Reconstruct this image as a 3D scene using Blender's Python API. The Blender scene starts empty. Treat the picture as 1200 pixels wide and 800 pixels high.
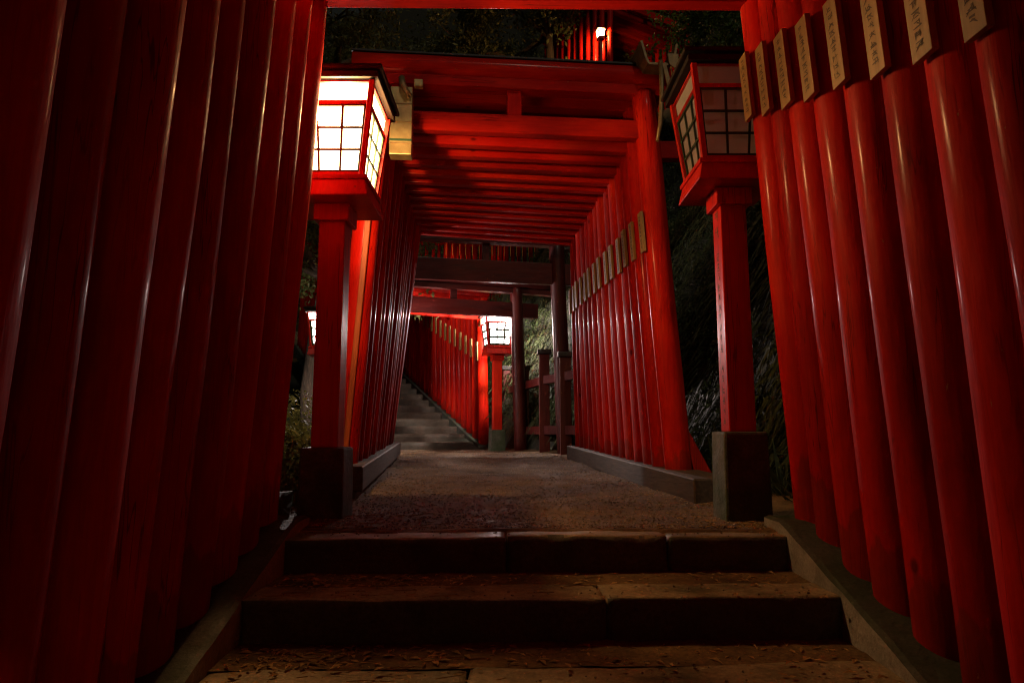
import bpy, bmesh, math, random
from mathutils import Vector, Matrix, noise
R = math.radians
random.seed(11)
scene = bpy.context.scene
COL = scene.collection

# ------------------------------------------------------------------ materials
def newmat(name):
    m = bpy.data.materials.new(name); m.use_nodes = True
    nt = m.node_tree
    return m, nt, nt.nodes['Principled BSDF']

def ramp(nt, fac, stops):
    r = nt.nodes.new('ShaderNodeValToRGB')
    el = r.color_ramp.elements
    while len(el) < len(stops): el.new(0.5)
    for e, (p, c) in zip(el, stops):
        e.position = p; e.color = (*c, 1) if len(c) == 3 else c
    nt.links.new(fac, r.inputs[0])
    return r.outputs[0]

def coords(nt, scale, kind='Object', jitter=True):
    tc = nt.nodes.new('ShaderNodeTexCoord')
    mp = nt.nodes.new('ShaderNodeMapping'); mp.inputs['Scale'].default_value = scale
    src = tc.outputs[kind]
    if jitter:
        oi = nt.nodes.new('ShaderNodeObjectInfo')
        ml = nt.nodes.new('ShaderNodeMath'); ml.operation = 'MULTIPLY'; ml.inputs[1].default_value = 37.0
        nt.links.new(oi.outputs['Random'], ml.inputs[0])
        ad = nt.nodes.new('ShaderNodeVectorMath'); ad.operation = 'ADD'
        nt.links.new(src, ad.inputs[0]); nt.links.new(ml.outputs[0], ad.inputs[1])
        src = ad.outputs[0]
    nt.links.new(src, mp.inputs['Vector'])
    return mp.outputs[0]

def noise_tex(nt, vec, scale, detail=4, rough=.55, dist=0):
    n = nt.nodes.new('ShaderNodeTexNoise')
    n.inputs['Scale'].default_value = scale; n.inputs['Detail'].default_value = detail
    n.inputs['Roughness'].default_value = rough; n.inputs['Distortion'].default_value = dist
    nt.links.new(vec, n.inputs['Vector'])
    return n.outputs['Fac']

def mix(nt, fac, a, b, mode='MIX'):
    m = nt.nodes.new('ShaderNodeMix'); m.data_type = 'RGBA'; m.blend_type = mode
    if isinstance(fac, (int, float)): m.inputs[0].default_value = fac
    else: nt.links.new(fac, m.inputs[0])
    for s, v in ((6, a), (7, b)):
        if isinstance(v, tuple): m.inputs[s].default_value = (*v, 1)
        else: nt.links.new(v, m.inputs[s])
    return m.outputs[2]

def bump(nt, b, h, strength, dist=.01, chain=None):
    n = nt.nodes.new('ShaderNodeBump'); n.inputs['Strength'].default_value = strength
    n.inputs['Distance'].default_value = dist
    nt.links.new(h, n.inputs['Height'])
    if chain: nt.links.new(chain, n.inputs['Normal'])
    nt.links.new(n.outputs[0], b.inputs['Normal'])
    return n.outputs[0]

def painted(name, dark, mid, lite, axis='z', rlo=.48, rhi=.72, spec=.08, bs=1.0, coat=.07, grime=False):
    """old vermilion lacquer over timber: grain along one axis, knots, wear"""
    m, nt, b = newmat(name)
    sc = {'z': (1, 1, .07), 'x': (.07, 1, 1)}[axis]
    v = coords(nt, sc)
    grain = noise_tex(nt, v, 55, 5, .6, .6)
    v2 = coords(nt, (1, 1, .35) if axis == 'z' else (.35, 1, 1))
    blot = noise_tex(nt, v2, 5, 5, .6, .4)
    c = ramp(nt, blot, [(.3, dark), (.52, mid), (.75, lite)])
    gr = ramp(nt, grain, [(.3, (.72, .6, .6)), (.6, (1, 1, 1))])
    c = mix(nt, .75, c, gr, 'MULTIPLY')
    # knots
    vo = nt.nodes.new('ShaderNodeTexVoronoi'); vo.inputs['Scale'].default_value = 4.2
    vk = coords(nt, (1, 1, .55) if axis == 'z' else (.55, 1, 1))
    nt.links.new(vk, vo.inputs['Vector'])
    k = ramp(nt, vo.outputs['Distance'], [(.035, (.12, .1, .1)), (.075, (1, 1, 1))])
    c = mix(nt, .8, c, k, 'MULTIPLY')
    oi = nt.nodes.new('ShaderNodeObjectInfo')
    vr = ramp(nt, oi.outputs['Random'], [(0, (.62, .5, .5)), (.5, (1, .9, .9)), (1, (1.05, 1.5, 1.3))])
    c = mix(nt, 1, c, vr, 'MULTIPLY')
    # drying checks: long thin dark cracks
    vc = coords(nt, (1, 1, .035) if axis == 'z' else (.035, 1, 1))
    ck = noise_tex(nt, vc, 26, 3, .5, .3)
    ckl = ramp(nt, ck, [(.485, (1, 1, 1)), (.497, (.18, .12, .12)), (.503, (.18, .12, .12)), (.515, (1, 1, 1))])
    cm = noise_tex(nt, v2, 3.1, 3)
    cmr = ramp(nt, cm, [(.50, (0, 0, 0)), (.60, (.75, .75, .75))])
    c = mix(nt, cmr, c, mix(nt, 1, c, ckl, 'MULTIPLY'))
    # small chips down to bare wood
    ch = noise_tex(nt, coords(nt, (1, 1, .45) if axis == 'z' else (.45, 1, 1)), 34, 4, .6)
    c = mix(nt, ramp(nt, ch, [(.70, (0, 0, 0)), (.73, (.8, .8, .8))]), c, (.30, .13, .05))
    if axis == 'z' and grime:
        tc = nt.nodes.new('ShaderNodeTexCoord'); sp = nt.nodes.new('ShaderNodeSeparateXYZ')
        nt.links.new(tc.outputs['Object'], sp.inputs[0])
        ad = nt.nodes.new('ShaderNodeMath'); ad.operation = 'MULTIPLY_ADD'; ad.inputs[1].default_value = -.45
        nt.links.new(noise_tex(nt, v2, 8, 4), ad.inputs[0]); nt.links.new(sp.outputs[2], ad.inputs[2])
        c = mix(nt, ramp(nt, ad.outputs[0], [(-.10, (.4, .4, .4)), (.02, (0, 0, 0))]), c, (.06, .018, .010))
    nt.links.new(c, b.inputs['Base Color'])
    b.inputs['Coat Weight'].default_value = coat; b.inputs['Coat Roughness'].default_value = .16
    rr = nt.nodes.new('ShaderNodeMapRange'); rr.inputs[1].default_value = .3; rr.inputs[2].default_value = .7
    rr.inputs[3].default_value = rlo; rr.inputs[4].default_value = rhi
    nt.links.new(noise_tex(nt, v2, 9, 4), rr.inputs[0]); nt.links.new(rr.outputs[0], b.inputs['Roughness'])
    b.inputs['Specular IOR Level'].default_value = spec
    n1 = bump(nt, b, grain, .28 * bs, .004)
    n2 = bump(nt, b, noise_tex(nt, v2, 14, 3), .35 * bs, .012, n1)
    bump(nt, b, k, .3, .004, n2)
    return m

M = {}
M['red'] = painted('vermilion_lacquer', (.36, .005, .0015), (.52, .008, .002), (.58, .024, .004), grime=True)
M['red_beam'] = painted('vermilion_beam', (.36, .005, .0015), (.50, .008, .002), (.58, .024, .004), 'x', .55, .75)
M['red_trim'] = painted('vermilion_trim', (.54, .012, .004), (.62, .015, .004), (.66, .022, .006), 'z', .3, .5, .4, .5)
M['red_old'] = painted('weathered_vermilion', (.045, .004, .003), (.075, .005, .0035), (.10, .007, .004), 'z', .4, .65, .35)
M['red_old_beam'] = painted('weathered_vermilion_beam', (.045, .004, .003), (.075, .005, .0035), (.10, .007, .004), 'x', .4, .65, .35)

def simple(name, c1, c2, scale=20, rough=.7, metal=0, bs=.4, dist=.006, sc=(1, 1, 1), spec=.5, jitter=True):
    m, nt, b = newmat(name)
    v = coords(nt, sc, jitter=jitter)
    f = noise_tex(nt, v, scale, 6, .6)
    nt.links.new(ramp(nt, f, [(.3, c1), (.7, c2)]), b.inputs['Base Color'])
    b.inputs['Roughness'].default_value = rough; b.inputs['Metallic'].default_value = metal
    b.inputs['Specular IOR Level'].default_value = spec
    bump(nt, b, f, bs, dist)
    return m

M['black'] = simple('blackened_timber', (.008, .007, .006), (.025, .02, .018), 30, .6)
M['board'] = simple('bare_cedar_board', (.25, .14, .035), (.40, .245, .07), 40, .55, 0, .3, .002, (1, 1, .08))
M['ink'] = simple('sumi_ink', (.05, .03, .012), (.13, .08, .03), 40, .7)
M['metal'] = simple('tarnished_brass_sheet', (.30, .22, .09), (.50, .40, .18), 14, .42, .55, .3, .004)
M['copper'] = simple('dull_copper', (.16, .11, .05), (.30, .21, .10), 20, .5, .5, .3, .004)
M['green'] = simple('dark_green_lattice_paint', (.010, .045, .022), (.018, .075, .035), 30, .4)
M['base_timber'] = simple('weathered_sill_timber', (.035, .022, .012), (.085, .055, .03), 45, .75, 0, .6, .006, (1, .08, 1))
M['roof'] = simple('dark_roof_sheet', (.008, .006, .004), (.02, .014, .008), 14, .6, spec=.2)
M['bark'] = simple('bark', (.03, .022, .015), (.09, .065, .04), 18, .9, 0, 1, .03, (1, 1, .25))

def stone(name, a, b_, moss, m_amt=.55, rough=(.55, .9), jitter=True, bs=.7):
    m, nt, b = newmat(name)
    v = coords(nt, (1, 1, 1), jitter=jitter)
    fine = noise_tex(nt, v, 70, 6, .65); big = noise_tex(nt, v, 3.2, 6, .65)
    c = ramp(nt, fine, [(.3, a), (.7, b_)])
    st = ramp(nt, big, [(m_amt - .12, (0, 0, 0)), (m_amt + .1, (1, 1, 1))])
    c = mix(nt, st, c, moss)
    c = mix(nt, .6, c, ramp(nt, noise_tex(nt, v, 9, 5), [(.3, (.45, .42, .4)), (.65, (1, 1, 1))]), 'MULTIPLY')
    nt.links.new(c, b.inputs['Base Color'])
    rr = nt.nodes.new('ShaderNodeMapRange'); rr.inputs[1].default_value = .35; rr.inputs[2].default_value = .65
    rr.inputs[3].default_value = rough[0]; rr.inputs[4].default_value = rough[1]
    nt.links.new(noise_tex(nt, v, 5, 4), rr.inputs[0]); nt.links.new(rr.outputs[0], b.inputs['Roughness'])
    n = bump(nt, b, fine, bs, .005)
    bump(nt, b, noise_tex(nt, v, 16, 5), bs, .012, n)
    return m
def stone_soft(*a):
    m = stone(*a); nodes = [n for n in m.node_tree.nodes if n.type == 'BUMP']
    nodes[1].inputs['Strength'].default_value = .12; nodes[0].inputs['Distance'].default_value = .004; nodes[0].inputs['Strength'].default_value = .6
    m.node_tree.nodes['Principled BSDF'].inputs['Specular IOR Level'].default_value = .2
    return m
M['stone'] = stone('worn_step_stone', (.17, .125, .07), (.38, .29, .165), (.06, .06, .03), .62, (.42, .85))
M['riser'] = stone('mossy_shaded_riser_stone', (.06, .052, .038), (.14, .13, .10), (.08, .09, .05), .56, (.6, .9))  # moss on the risers, with their shade also put into the darker colour
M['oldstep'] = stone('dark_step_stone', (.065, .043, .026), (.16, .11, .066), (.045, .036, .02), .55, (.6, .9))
M['shaded_riser'] = stone('shaded_step_riser', (.03, .022, .014), (.085, .06, .036), (.025, .022, .012), .55, (.7, .95))  # far tread stone darkened, riser shade put into the colour
M['concrete'] = stone('stained_concrete', (.22, .20, .18), (.36, .33, .29), (.06, .07, .045), .68)
M['footstone'] = stone('mossy_footing_stone', (.07, .07, .055), (.16, .155, .13), (.04, .06, .025), .5)
M['darkstone'] = stone('dark_mossy_stone', (.035, .035, .03), (.085, .085, .075), (.025, .04, .018), .5)
M['dirt'] = stone_soft('packed_gravel_earth', (.07, .042, .018), (.24, .15, .068), (.06, .038, .018), .6, (.75, .95), False, 1.0)
M['soil'] = stone('hill_soil', (.015, .012, .007), (.035, .028, .018), (.012, .018, .006), .48, (.7, .95), False, 1.0)

def leafmat(name, cols, rough=.5, spec=.4, scale=3.0):
    m, nt, b = newmat(name)
    v = coords(nt, (1, 1, 1), jitter=False)
    f = noise_tex(nt, v, scale, 8, .75)
    nt.links.new(ramp(nt, f, cols), b.inputs['Base Color'])
    b.inputs['Roughness'].default_value = rough; b.inputs['Specular IOR Level'].default_value = spec
    out = nt.nodes['Material Output']
    tr = nt.nodes.new('ShaderNodeBsdfTranslucent'); tr.inputs[0].default_value = (*[c * 1.1 for c in cols[-1][1]], 1)
    ms = nt.nodes.new('ShaderNodeMixShader'); ms.inputs[0].default_value = .25
    nt.links.new(b.outputs[0], ms.inputs[1]); nt.links.new(tr.outputs[0], ms.inputs[2]); nt.links.new(ms.outputs[0], out.inputs[0])
    return m
M['leaf'] = leafmat('evergreen_leaf', [(.35, (.04, .055, .015)), (.5, (.09, .11, .03)), (.68, (.17, .15, .045))])
M['grass'] = leafmat('bank_grass', [(.38, (.010, .018, .006)), (.5, (.035, .05, .016)), (.62, (.09, .10, .036))], .6, .25, 16.0)
M['ivy'] = leafmat('ivy_leaf', [(.38, (.010, .022, .006)), (.5, (.03, .055, .014)), (.62, (.09, .12, .04))], .5, .35, 22.0)
M['fern'] = leafmat('fern_leaf', [(.35, (.03, .07, .012)), (.65, (.07, .13, .02))], .45, .5, 4.0)
M['litter'] = leafmat('dry_leaf', [(.35, (.12, .06, .02)), (.5, (.34, .19, .07)), (.66, (.58, .40, .18))], .7, .3, 15.0)

def emis(name, col, s, grainy=True):
    m, nt, b = newmat(name)
    b.inputs['Base Color'].default_value = (.75, .7, .6, 1)
    b.inputs['Emission Color'].default_value = (*col, 1)
    b.inputs['Emission Strength'].default_value = s
    return m
def paperlike(name, emit, es, transp, transl, dif):
    m = simple(name, tuple(c * .93 for c in dif), dif, 12, .6, 0, .1, .002)
    nt = m.node_tree; b = nt.nodes['Principled BSDF']; out = nt.nodes['Material Output']
    if es:
        b.inputs['Emission Color'].default_value = (*emit, 1); b.inputs['Emission Strength'].default_value = es / max(.01, (1 - transp) * (1 - transl))
    tl = nt.nodes.new('ShaderNodeBsdfTranslucent'); tl.inputs[0].default_value = (*dif, 1)
    tp = nt.nodes.new('ShaderNodeBsdfTransparent')
    m1 = nt.nodes.new('ShaderNodeMixShader'); m1.inputs[0].default_value = transl
    m2 = nt.nodes.new('ShaderNodeMixShader'); m2.inputs[0].default_value = transp
    nt.links.new(b.outputs[0], m1.inputs[1]); nt.links.new(tl.outputs[0], m1.inputs[2])
    nt.links.new(m1.outputs[0], m2.inputs[1]); nt.links.new(tp.outputs[0], m2.inputs[2]); nt.links.new(m2.outputs[0], out.inputs[0])
    return m
M['warm'] = paperlike('warm_lit_paper', (1, .72, .42), 5, .5, .3, (.8, .77, .7))
M['cool'] = paperlike('white_lit_paper', (1, .88, .88), 7, .5, .3, (.8, .78, .75))
M['warmfar'] = paperlike('amber_lit_paper', (1, .55, .22), 6, .5, .3, (.8, .75, .6))
M['paper'] = paperlike('unlit_paper', (0, 0, 0), 0, .35, .4, (.80, .78, .72))
M['paper_board'] = simple('pale_board', (.62, .58, .5), (.7, .66, .58), 12, .7, 0, .1, .002)
BULB = {'warm': (215, (1, .52, .18)), 'cool': (780, (1, .80, .74)), 'warmfar': (330, (1, .5, .18))}

# ------------------------------------------------------------------ mesh tools
def link(o, parent=None):
    COL.objects.link(o)
    if parent: o.parent = parent
    return o

class MB:
    def __init__(s): s.bm = bmesh.new()
    def box(s, c, size, bev=.004, rot=None, taper=None):
        t = bmesh.new()
        bmesh.ops.create_cube(t, size=1)
        for v in t.verts:
            v.co = Vector((v.co.x * size[0], v.co.y * size[1], v.co.z * size[2]))
            if taper and v.co.z < 0: v.co.x *= taper; v.co.y *= taper
        if bev: bmesh.ops.bevel(t, geom=t.edges[:], offset=bev, segments=2, affect='EDGES', profile=.6)
        mt = Matrix.Translation(c) @ (rot or Matrix())
        t.transform(mt); me = bpy.data.meshes.new('t'); t.to_mesh(me); t.free()
        s.bm.from_mesh(me); bpy.data.meshes.remove(me); return s
    def hexa(s, pts, bev=.003):
        """8 points: bottom 4 ccw, top 4 ccw"""
        t = bmesh.new(); v = [t.verts.new(p) for p in pts]
        for f in ((3, 2, 1, 0), (4, 5, 6, 7), (0, 1, 5, 4), (1, 2, 6, 5), (2, 3, 7, 6), (3, 0, 4, 7)):
            t.faces.new([v[i] for i in f])
        if bev: bmesh.ops.bevel(t, geom=t.edges[:], offset=bev, segments=1, affect='EDGES')
        bmesh.ops.recalc_face_normals(t, faces=t.faces[:])
        me = bpy.data.meshes.new('t'); t.to_mesh(me); t.free(); s.bm.from_mesh(me); bpy.data.meshes.remove(me); return s
    def tube(s, pts, rads, seg=16, wob=0, seed=0, cap=True, dome=0):
        rings = []
        n = len(pts)
        for i, (p, r) in enumerate(zip(pts, rads)):
            p = Vector(p)
            d = (Vector(pts[min(i + 1, n - 1)]) - Vector(pts[max(i - 1, 0)])).normalized()
            a = Vector((1, 0, 0)) if abs(d.x) < .8 else Vector((0, 1, 0))
            u = d.cross(a).normalized(); w = d.cross(u)
            ring = []
            for k in range(seg):
                t = 2 * math.pi * k / seg
                o = u * math.cos(t) + w * math.sin(t)
                rr = r * (1 + (wob * noise.noise(Vector((o.x * 1.3 + seed * 7.1, o.y * 1.3, p.length * 1.7 + seed))) if wob else 0))
                ring.append(s.bm.verts.new(p + o * rr))
            rings.append(ring)
        for a, b in zip(rings, rings[1:]):
            for k in range(seg):
                f = s.bm.faces.new((a[k], a[(k + 1) % seg], b[(k + 1) % seg], b[k])); f.smooth = True
        if cap:
            s.bm.faces.new(list(reversed(rings[0]))); s.bm.faces.new(rings[-1])
        return s
    def quad(s, *p):
        s.bm.faces.new([s.bm.verts.new(q) for q in p]); return s
    def mesh(s, name, mat):
        bmesh.ops.recalc_face_normals(s.bm, faces=s.bm.faces[:])
        me = bpy.data.meshes.new(name); s.bm.to_mesh(me); s.bm.free()
        me.materials.append(M[mat]); return me
    def build(s, name, mat, parent=None, recalc=True):
        return link(bpy.data.objects.new(name, s.mesh(name, mat)), parent)

def raw(name, verts, faces, mat, parent=None, smooth=False):
    me = bpy.data.meshes.new(name); me.from_pydata(verts, [], faces); me.materials.append(M[mat])
    if smooth:
        for p in me.polygons: p.use_smooth = True
    return link(bpy.data.objects.new(name, me), parent)

def thing(name, loc, rz, label, cat, group=None, kind=None):
    o = bpy.data.objects.new(name, None); COL.objects.link(o); o.location = loc; o.rotation_euler = (0, 0, rz)
    return tag(o, label, cat, group, kind)
def tag(o, label=None, cat=None, group=None, kind=None):
    if label: o['label'] = label
    if cat: o['category'] = cat
    if group: o['group'] = group
    if kind: o['kind'] = kind
    return o
def struct(o): o['kind'] = 'structure'; return o

KIDS = {}
def kids(o):
    return [c for c in o.children]
def dup(root, parent=None):
    c = root.copy(); COL.objects.link(c)
    if parent: c.parent = parent
    for ch in kids(root): dup(ch, c)
    return c

# ------------------------------------------------------------------ torii
def strokes(n_char, w, h, rnd, x, zc, y0=0):
    """small brush marks in a column on a plane of constant x (facing -x); one mesh"""
    V, F = [], []
    pitch = h / n_char
    for i in range(n_char):
        cz = zc + h / 2 - (i + .5) * pitch
        if rnd.random() < .08: continue
        cw = w * rnd.uniform(.7, 1); chh = pitch * .72
        for k in range(rnd.randint(5, 8)):
            t = rnd.random()
            if t < .45: a, b = (-cw / 2 * rnd.uniform(.4, 1), rnd.uniform(-.5, .5) * chh), None; b = (-a[0], a[1] + .1 * chh)
            elif t < .75: xx = rnd.uniform(-.4, .4) * cw; a, b = (xx, chh * .5), (xx, -chh * .5 * rnd.uniform(0, 1))
            else: a, b = (rnd.uniform(-.1, .1) * cw, chh * .2), (rnd.choice((-.5, .5)) * cw, -chh * .5)
            d = Vector((b[0] - a[0], b[1] - a[1])); 
            if d.length < 1e-5: continue
            nrm = Vector((-d.y, d.x)).normalized() * (w * .05)
            j = len(V)
            for q in ((a[0] + nrm.x, a[1] + nrm.y), (b[0] + nrm.x * .6, b[1] + nrm.y * .6), (b[0] - nrm.x * .6, b[1] - nrm.y * .6), (a[0] - nrm.x, a[1] - nrm.y)):
                V.append((x - .0002 * k, y0 + q[0], cz + q[1]))
            F.append((j, j + 1, j + 2, j + 3))
    return V, F

def make_torii(p, seed, board=True, old=False):
    """local frame: x across the path, y along it, z up, origin on the ground at the centre"""
    rnd = random.Random(seed)
    root = bpy.data.objects.new('torii', None); COL.objects.link(root)
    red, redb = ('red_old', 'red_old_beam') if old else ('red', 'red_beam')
    H, r, hb, bat = p['H'], p['r'], p['half'], p['bat']
    sink = p.get('sink', .12)
    for sx in (-1, 1):
        pts, rads = [], []
        n = 16
        ox, oy = rnd.uniform(-.006, .006), rnd.uniform(-.006, .006)
        for i in range(n + 1):
            t = i / n; z = -sink + t * (H + sink)
            pts.append((sx * (hb - bat * z) + ox + .007 * noise.noise(Vector((z * 1.1, seed * 3.3, sx))), oy + .007 * noise.noise(Vector((z * 1.3, seed * 5.1, sx + 9))), z))
            rads.append(r * (1.03 - .07 * t))
        if sx > 0 or True:   # rounded top shoulder
            last = pts[-1]
            pts.append((last[0], last[1], last[2] + r * .22)); rads.append(rads[-1] * .82)
        MB().tube(pts, rads, 20, .05, seed + sx).build('pillar', red, root)
    nz, nh, nt_ = p['nuki']
    hw = hb - bat * nz
    ext = p.get('next', .0)
    MB().box((0, 0, nz + nh / 2), (2 * (hw + ext), nt_, nh), .006).build('tie_beam', redb, root)
    kz, kr = p['kas']
    kh = hb - bat * kz + p.get('kext', .12)
    kp = [(-kh + 2 * kh * i / 10, .006 * noise.noise(Vector((i, seed, 1))), kz + kr + .006 * noise.noise(Vector((i, seed, 5))) ) for i in range(11)]
    lk = MB().tube(kp, [kr * (1 + .04 * noise.noise(Vector((i * .7, seed, 3)))) for i in range(11)], 18, .05, seed).build('lintel', redb, root)
    MB().box((0, 0, kz + 2 * kr + .006), (2 * kh + .02, kr * 1.0, .016), .004).build('lintel_cap', 'black', lk)
    MB().box((0, 0, kz - .028), (2 * kh - .06, kr * 1.35, .075), .006).build('under_lintel', redb, root)
    MB().box((p.get('strut', 0), 0, (nz + nh + kz - .066) / 2), (.10, .06, kz - .066 - nz - nh), .005).build('strut', red, root)
    if board:
        bz, bl = p['board']; bw = .078
        pxx = hb - bat * (bz + bl / 2)
        ang = math.atan(bat)
        mt = Matrix.Translation((pxx - r * 1.0 - .012, 0, bz + bl / 2)) @ Matrix.Rotation(-ang, 4, 'Y')
        nb = MB().box((0, 0, 0), (.02, bw, bl), .002)
        nb.bm.transform(mt); nb = nb.build('name_board', 'board', root)
        V, F = strokes(9, bw * .5, bl * .86, rnd, -.0107, 0)
        V = [tuple(mt @ Vector(v)) for v in V]
        raw('brush_writing', V, F, 'ink', nb)
    return root

ORD = ['first', 'second', 'third', 'fourth', 'fifth', 'sixth', 'seventh', 'eighth', 'ninth', 'tenth', 'eleventh', 'twelfth', 'thirteenth', 'fourteenth', 'fifteenth', 'sixteenth',
       'seventeenth', 'eighteenth', 'nineteenth', 'twentieth', 'twenty-first', 'twenty-second', 'twenty-third', 'twenty-fourth', 'twenty-fifth', 'twenty-sixth', 'twenty-seventh', 'twenty-eighth']
def tunnel(p, places, labelf, group, seed0, board=True, old=False, roll=0):
    protos = [make_torii(p, seed0 + k, board, old) for k in range(min(4, len(places)))]
    rnd = random.Random(seed0)
    for i, (x, y, z, rz) in enumerate(places):
        o = protos[i] if i < len(protos) else dup(protos[rnd.randrange(4) if i % 4 == 0 else (i * 7 + 1) % 4])
        o.location = (x, y, z); o.rotation_euler = (0, 0, rz + R(rnd.uniform(-.4, .4))); o.rotation_euler[1] = R(roll * i / max(1, len(places) - 1) + rnd.uniform(-.22, .22)); o.rotation_euler[0] = R(rnd.uniform(-.3, .3)); o.scale = (1, rnd.uniform(.93, 1.07), 1)
        tag(o, labelf(i), 'torii', group)

# near tunnel, over the lower stairs (runs past the camera)
P1 = dict(H=2.62, r=.088, half=1.172, bat=.058, nuki=(2.335, .13, .07), kas=(2.62, .085), board=(1.79, .30), sink=.3)
S1 = .345
pl = [(.109, 2.84 - .205 * i, -.40 - S1 * .205 * i, R(1.0)) for i in range(15)]
tunnel(P1, pl, lambda i: f'red log torii over the lower steps, {ORD[i]} from the landing', 'torii of the near tunnel over the lower steps', 100)

# middle tunnel on the landing
def path_z(y):
    pts = [(2.0, -.43), (4.4, -.415), (8.0, -.34), (9.5, -.34), (12, -.36), (40, -.36)]
    if y <= pts[0][0]: return pts[0][1]
    for (a, za), (b, zb) in zip(pts, pts[1:]):
        if y <= b: return za + (zb - za) * (y - a) / (b - a)
    return pts[-1][1]
P2 = dict(H=2.80, r=.088, half=1.11, bat=.062, nuki=(2.46, .135, .07), kas=(2.845, .085), board=(1.64, .285), kext=.19, sink=-.03)
c2 = lambda y: .02 - .1026 * (y - 4.45)
T2ROLL = 2.4
pl = [(c2(4.45 + .237 * i) + .0, 4.45 + .237 * i, -.415 + .048 * .237 * i, R(5.9)) for i in range(14)]
tunnel(P2, pl, lambda i: f'red torii of the tunnel on the landing, {ORD[i]} from its near mouth', 'torii of the middle tunnel on the landing', 200, roll=T2ROLL)

# two dark free-standing torii beyond it
PB = dict(H=2.75, r=.108, half=1.24, bat=.035, nuki=(2.34, .30, .10), kas=(2.95, .11), kext=.95, next=.70, sink=.05, strut=.13)
PB['H'] = 2.93
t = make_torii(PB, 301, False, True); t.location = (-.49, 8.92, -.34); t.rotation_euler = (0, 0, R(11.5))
tag(t, 'dark unlit torii just past the far mouth of the middle tunnel', 'torii')
PA = dict(H=2.60, r=.105, half=1.13, bat=.03, nuki=(2.14, .24, .10), kas=(2.60, .10), kext=.8, next=.34, sink=.05)
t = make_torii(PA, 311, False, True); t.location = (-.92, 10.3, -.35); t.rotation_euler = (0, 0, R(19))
tag(t, 'dark torii standing close before the lit lantern and the far stairs', 'torii')

# far tunnel climbing to the left
D3 = Vector((-.460, .888)); N3 = Vector((.888, .460)); O3 = Vector((-1.44, 11.5)); S3 = .362
P3 = dict(H=2.72, r=.094, half=1.05, bat=.022, nuki=(2.33, .15, .08), kas=(2.72, .09), board=(1.58, .34), sink=-.08)
pl = []
for i in range(26):
    s = .26 * i; q = O3 + D3 * s
    pl.append((q.x, q.y, -.36 + S3 * s, R(27.4)))
tunnel(P3, pl, lambda i: f'red torii over the far stairs, {ORD[i]} from the foot', 'torii of the far tunnel over the stairs', 400)

# upper runs of torii seen through the trees
def run(o, d, dz, n, sp, lab, grp, seed):
    d = Vector(d).normalized(); rz = math.atan2(-d.x, d.y); pl = []
    for i in range(n): pl.append((o[0] + d.x * sp * i, o[1] + d.y * sp * i, o[2] + dz * sp * i, rz))
    tunnel(P4, pl, lab, grp, seed)
P4 = dict(P3); P4.update(r=.055)
run((-2.3, 19.0, 3.25), (.86, .5), .12, 15, .21, lambda i: f'red torii up the hill behind the far stairs, {ORD[i]} from the left', 'torii of the upper hill path', 500)
run((2.72, 12.2, 5.70), (-.5, .87), .0, 11, .22, lambda i: f'red torii high on the bank above the right lantern, {ORD[i]} from its near mouth', 'torii of the top hill path', 600)

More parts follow.
